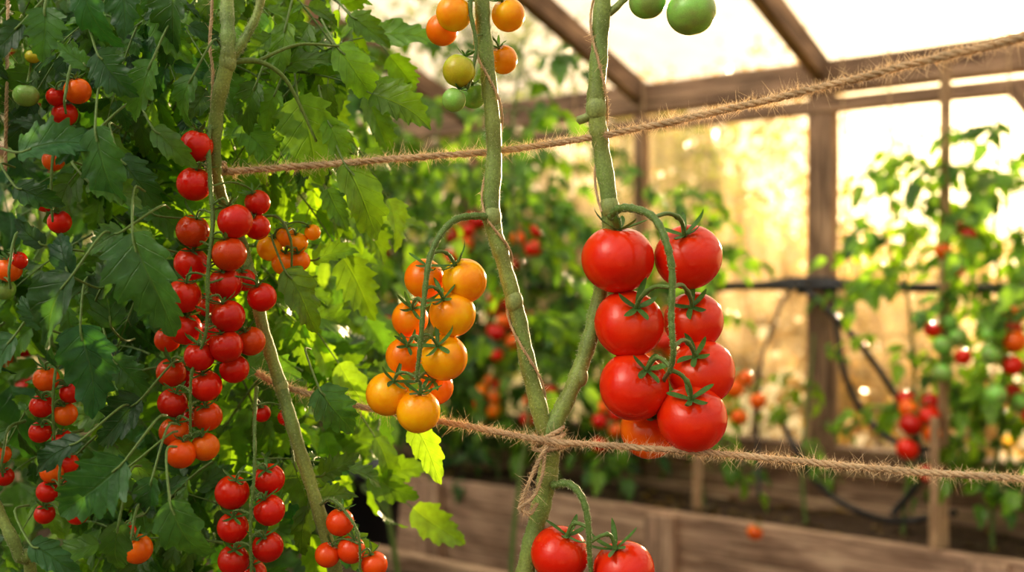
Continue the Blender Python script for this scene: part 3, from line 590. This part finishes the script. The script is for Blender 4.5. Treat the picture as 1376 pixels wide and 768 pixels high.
# hanging strings
e=empty('hanging_strings'); mb=MB()
for (t,n,z0,z1) in [(-.7,.35,2.35,1.0),(.22,.35,2.35,1.3),(.42,.40,2.35,1.5),(-1.5,.35,2.35,1.5),(-.98,.5,2.4,1.2),(-.82,.5,2.4,1.2),(.85,.4,2.35,1.6)]:
    tube(mb,np.array([G(t,n,z0),G(t+.01,n,(z0+z1)/2),G(t,n,z1)]),.0035,(.5,.34,.18),5)
mb.obj('strings',M_TWINE,e)
mb=MB(); 
for i in range(260):
    q=G(random.uniform(-3,2),random.uniform(.15,.65),0.43+random.random()*.01); leaflet(mb,q,rng.normal(0,1,3)*np.array([1,1,.1]),UP,.05+.05*random.random(),np.array([.20,.14,.06])*random.uniform(.4,1.3),1)
mb.obj('leaf_litter',M_LEAF)
fp=Plant(); c=P(1014,692,3.95); c[2]=.45; tomato(fp,c,.032,[.3,-.3,1],TOR*.9,lod=1); fp.finish('fallen_tomato')
# ------------------------------------------------------------------ trees outside
def tree(x,y,h,cr_,n,col,name='tree',lowz=.3,ls=.16):
    e=empty(name); lf=MB(); st=MB()
    tube(st,cr([(x,y,-.12),(x+.05,y,h*.4),(x-.05,y+.05,h*.8)],6),np.linspace(.09,.03,13)*h/4,(.1,.07,.04),8)
    nb=14; cs=[]
    for i in range(nb):
        a=random.random()*6.28; r=cr_*random.uniform(.2,.8); z=random.uniform(lowz*h,h*.95); c=np.array([x+math.cos(a)*r,y+math.sin(a)*r,z]); cs.append((c,cr_*random.uniform(.25,.5)))
        tube(st,np.array([[x,y,max(.1,z*.6)],(c+[x,y,z*.8])/2,c]),.018*h/4,(.1,.07,.04),5)
    for i in range(n):
        c,r=cs[random.randrange(nb)]; p=c+rng.normal(0,.5,3)*r; p[2]=max(p[2],.0); d=nrm(rng.normal(0,1,3)); s=nrm(np.cross(d,rng.normal(0,1,3))); L=ls*random.uniform(.6,1.3)
        lf.add(np.array([p,p+d*L*.5+s*L*.3,p+d*L,p+d*L*.5-s*L*.3]),[[0,1,2,3]],[[.5,0],[.8,.5],[.5,1],[.3,.5]],np.array(col)*random.uniform(.6,1.4))
    lf.obj('foliage',M_LEAF,e); st.obj('trunk',M_BARK,e)
GO=(.28,.19,.05); GG=(.11,.15,.03)
for (u,d,h,c,n,col,nm,lz) in [(740,9,3.0,1.4,2200,GG,'tree',.1),(880,10,2.6,1.3,1800,GG,'tree',.1),(1010,8.5,1.9,1.1,1500,GO,'shrub',.1),(1180,9,1.7,1.2,1400,GO,'shrub',.1),(1330,9.5,1.7,1.2,1400,GO,'shrub',.1),
      (560,11,4.5,2.0,2500,GG,'tree',.1),(350,12,5,2.2,2000,GG,'tree',.2),(100,12,5,2.4,2000,GG,'tree',.2),(1120,16,3.8,1.4,1200,GO,'tree',.3),(960,18,5,2.0,1600,GO,'tree',.2)]:
    tree((u-688)/F*d,d,h,c,n,col,name=nm,lowz=lz)
# ------------------------------------------------------------------ light
SD=nrm([.46,1.0,.135]); KD=nrm([-.75,-.55,.75])   # sun direction / bright sky patch added behind the camera as key light
w=bpy.data.worlds.new('World'); bpy.context.scene.world=w; w.use_nodes=True; nt=w.node_tree; nt.nodes.clear(); L=nt.links.new
out=nt.nodes.new('ShaderNodeOutputWorld'); bg=nt.nodes.new('ShaderNodeBackground'); tc=nt.nodes.new('ShaderNodeTexCoord')
def dot(v):
    n=nt.nodes.new('ShaderNodeVectorMath'); n.operation='DOT_PRODUCT'; L(tc.outputs['Generated'],n.inputs[0]); n.inputs[1].default_value=tuple(v); return n.outputs['Value']
ds=dot(SD); d01=math_(nt,'MAXIMUM',ds,0.0); dk=math_(nt,'MAXIMUM',dot(KD),0.0)
sp=nt.nodes.new('ShaderNodeSeparateXYZ'); L(tc.outputs['Generated'],sp.inputs[0])
zr=nt.nodes.new('ShaderNodeMapRange'); zr.inputs[1].default_value=-.02; zr.inputs[2].default_value=.5; L(sp.outputs[2],zr.inputs[0])
yr=nt.nodes.new('ShaderNodeMapRange'); yr.inputs[1].default_value=-.5; yr.inputs[2].default_value=.5; L(ds,yr.inputs[0])
hor=mixc(nt,'MIX',yr.outputs[0],(.30,.28,.27,1),(.86,.60,.33,1))
zen=mixc(nt,'MIX',yr.outputs[0],(.72,.76,.82,1),(.88,.82,.72,1))
base=mixc(nt,'MIX',zr.outputs[0],hor,zen)
glow=mixc(nt,'MIX',math_(nt,'POWER',d01,12.0),(0,0,0,1),(.65,.42,.18,1))
g2=mixc(nt,'MIX',math_(nt,'POWER',d01,90.0),(0,0,0,1),(3,2.4,1.4,1))
keyglow=mixc(nt,'MIX',math_(nt,'POWER',dk,22.0),(0,0,0,1),(6.0,5.7,5.2,1))  # added unseen sky patch, gives the fruit highlights and modelling
s=mixc(nt,'ADD',1.0,base,glow); s=mixc(nt,'ADD',1.0,s,g2); s=mixc(nt,'ADD',1.0,s,keyglow)
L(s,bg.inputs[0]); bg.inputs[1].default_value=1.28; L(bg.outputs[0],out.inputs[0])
sun=bpy.data.lights.new('sun','SUN'); sun.energy=13.0; sun.angle=.03; sun.color=(1,.76,.48); so=bpy.data.objects.new('sun',sun); bpy.context.collection.objects.link(so)
so.rotation_euler=Vector(-SD).to_track_quat('-Z','Y').to_euler(); so.location=(6,10,5)
# ------------------------------------------------------------------ camera
cam=bpy.data.cameras.new('camera'); co=bpy.data.objects.new('camera',cam); bpy.context.collection.objects.link(co)
co.location=(0,0,CAMZ); co.rotation_euler=(math.pi/2,0,0); cam.lens=36; cam.sensor_width=36
cam.dof.use_dof=True; cam.dof.focus_distance=1.08; cam.dof.aperture_fstop=3.0
cam.clip_start=.02
sc=bpy.context.scene; sc.camera=co
try:
    sc.view_settings.view_transform='Standard'
    sc.view_settings.look='Medium High Contrast'
except Exception as ex: print('LOOK',ex)
